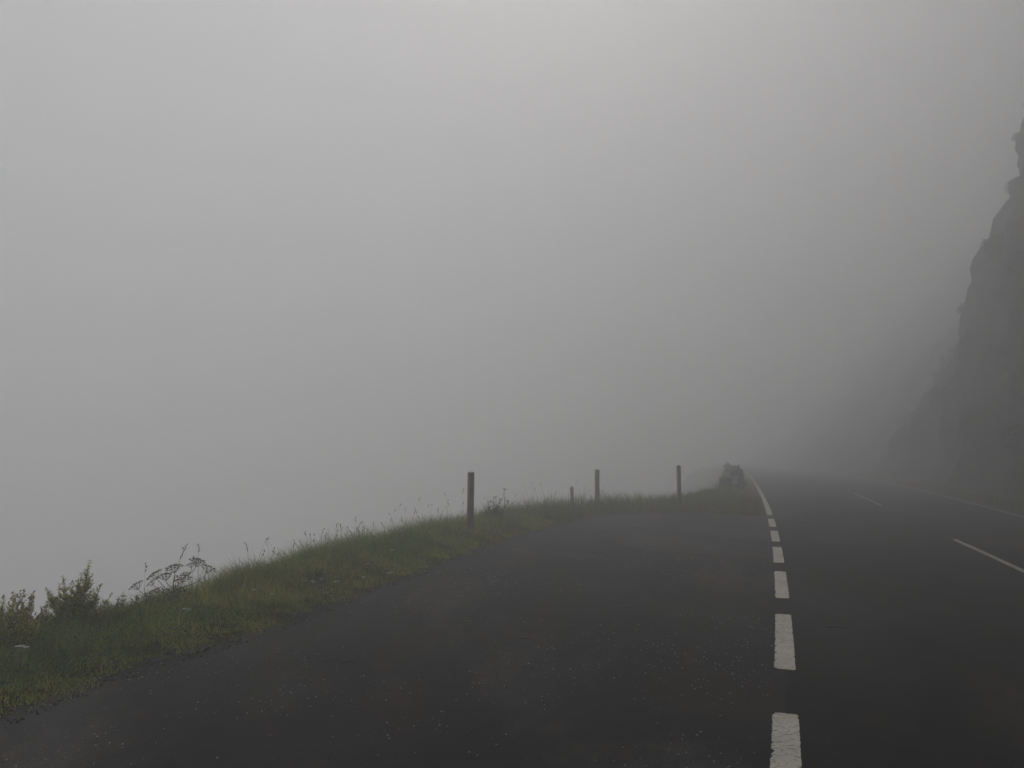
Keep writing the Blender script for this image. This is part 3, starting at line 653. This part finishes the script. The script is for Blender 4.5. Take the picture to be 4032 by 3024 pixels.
# ------------------------------------------------------------------ bushes by the guard rail and trees on the hillside
def foliage_clumps(n, clumps, leaf, cols, seed):
    q = np.random.RandomState(seed); k = q.randint(0, len(clumps), n); c = np.array([c_[:3] for c_ in clumps])[k]; r = np.array([c_[3] for c_ in clumps])[k]
    d = q.normal(size=(n, 3)); d /= np.linalg.norm(d, axis=1)[:, None]; p_ = c + d * (r * q.rand(n) ** .45)[:, None] * np.array([1, 1, .8])
    cc = np.array(cols)[q.randint(0, len(cols), n)] * (.7 + .6 * q.rand(n))[:, None]
    return leaf_cards(p_[:, :2], p_[:, 2], leaf * (.6 + .8 * q.rand(n)), q.uniform(-.8, .9, n), cc, .6)
DG = [(.022, .030, .012), (.032, .040, .016), (.050, .052, .024)]
def tree(name, loc, h, clumps, leaf, n, label, cat, group=None, lean=(0, 0), seed=1):
    q = random.Random(seed); t = empty(name, loc); bm = bmesh.new(); top = Vector((lean[0], lean[1], h * .75))
    trunk = bez((0, 0, -.4), (lean[0] * .2, lean[1] * .2, h * .4), top, 8); tube(bm, trunk, [h * .022 * (1 - .1 * i) for i in range(8)], 8)
    tk = link('trunk', bm_mesh('trunk', bm, True), M_BARK, t)
    for c_ in clumps:
        bm = bmesh.new(); s = trunk[q.randint(2, 6)]; tube(bm, bez(s, s.lerp(Vector(c_[:3]), .5) + Vector((0, 0, -.1 * h)), c_[:3], 5), [h * .011, h * .009, h * .006, h * .004, h * .002], 5); link('limb', bm_mesh('limb', bm), M_BARK, tk)
    V, F, C = foliage_clumps(n, clumps, leaf, DG, seed); link('crown', np_mesh('crown', V, F, C), M_LEAF, t)
    return tag(t, label, cat, group)
def clumps_for(h, w_, n, seed, lean=(0, 0), lo=.25):
    q = random.Random(seed); out = []
    for i in range(n):
        z = q.uniform(lo, .95); s = math.sin(math.pi * min(1, (1.02 - z) / (1.05 - lo)) ** .7) * w_ * .5; a = i * 2.4 + q.uniform(-.4, .4)
        out.append((lean[0] * z + math.cos(a) * s * q.uniform(.4, 1), lean[1] * z + math.sin(a) * s * q.uniform(.4, 1), z * h, w_ * q.uniform(.16, .27)))
    return out
def block(n, w_, h, seed):
    q = random.Random(seed); return [(q.uniform(-w_, w_) * (1 - .35 * (k / n)), q.uniform(-.25, .25), h * (.08 + .86 * k / n) + q.uniform(-.05, .05), q.uniform(.13, .21)) for k in range(n)]
tree('bush', (9.62, 32.6, 0), .95, block(22, .30, 1.05, 3), .075, 2600, 'small dark upright bush growing over the guard rail', 'bush', seed=3)
tree('bush', (10.75, 37.2, -.1), 1.2, block(22, .5, 1.35, 5), .09, 2200, 'fainter bush behind the guard rail, farther into the fog', 'bush', seed=5)
from mathutils.bvhtree import BVHTree
HBV = BVHTree.FromPolygons([tuple(v) for v in HV], HF)
HB = [(45, 9.6, 2.6, 2.6, 'overhanging bush on the hillside, lower of the two jutting out against the fog'), (46, 14.6, 2.4, 2.2, 'overhanging bush on the hillside, upper of the two jutting out against the fog')]
HB += [(y, h, hh, ww, 'dim bush clinging to the steep hillside above the road') for y, h, hh, ww in [(44, 20, 3, 2.6), (40, 7, 2.4, 2.6), (38, 12, 2.6, 2.4), (35, 5.5, 2, 2.2), (49, 6, 2.5, 2.6), (43, 4.5, 2, 2.4), (50, 11, 3, 2.8), (41, 16, 3, 2.6), (36, 17, 3, 3), (31, 4, 2, 2.2), (33, 9.5, 2.6, 2.4), (47.5, 25, 3.4, 3), (29, 2, 1.4, 1.8), (54, 8, 3, 3)]]
for i, (y, h, hh, ww, lb) in enumerate(HB):
    hit = HBV.ray_cast(Vector((hill_base(y) - 8, y, h)), Vector((1, 0, 0)))[0]; x = hit.x + .42
    q = random.Random(60 + i); cl = [(q.uniform(-.30, .35), q.uniform(-ww * .5, ww * .5), q.uniform(-.2, hh * .4), q.uniform(.30, .50)) for k in range(16)]
    tree('hillside_bush', (x, y, h), hh * .6, cl, .10, 6500, lb, 'bush', 'bushes on the hillside' if i > 1 else None, (-.35, 0), 40 + i)
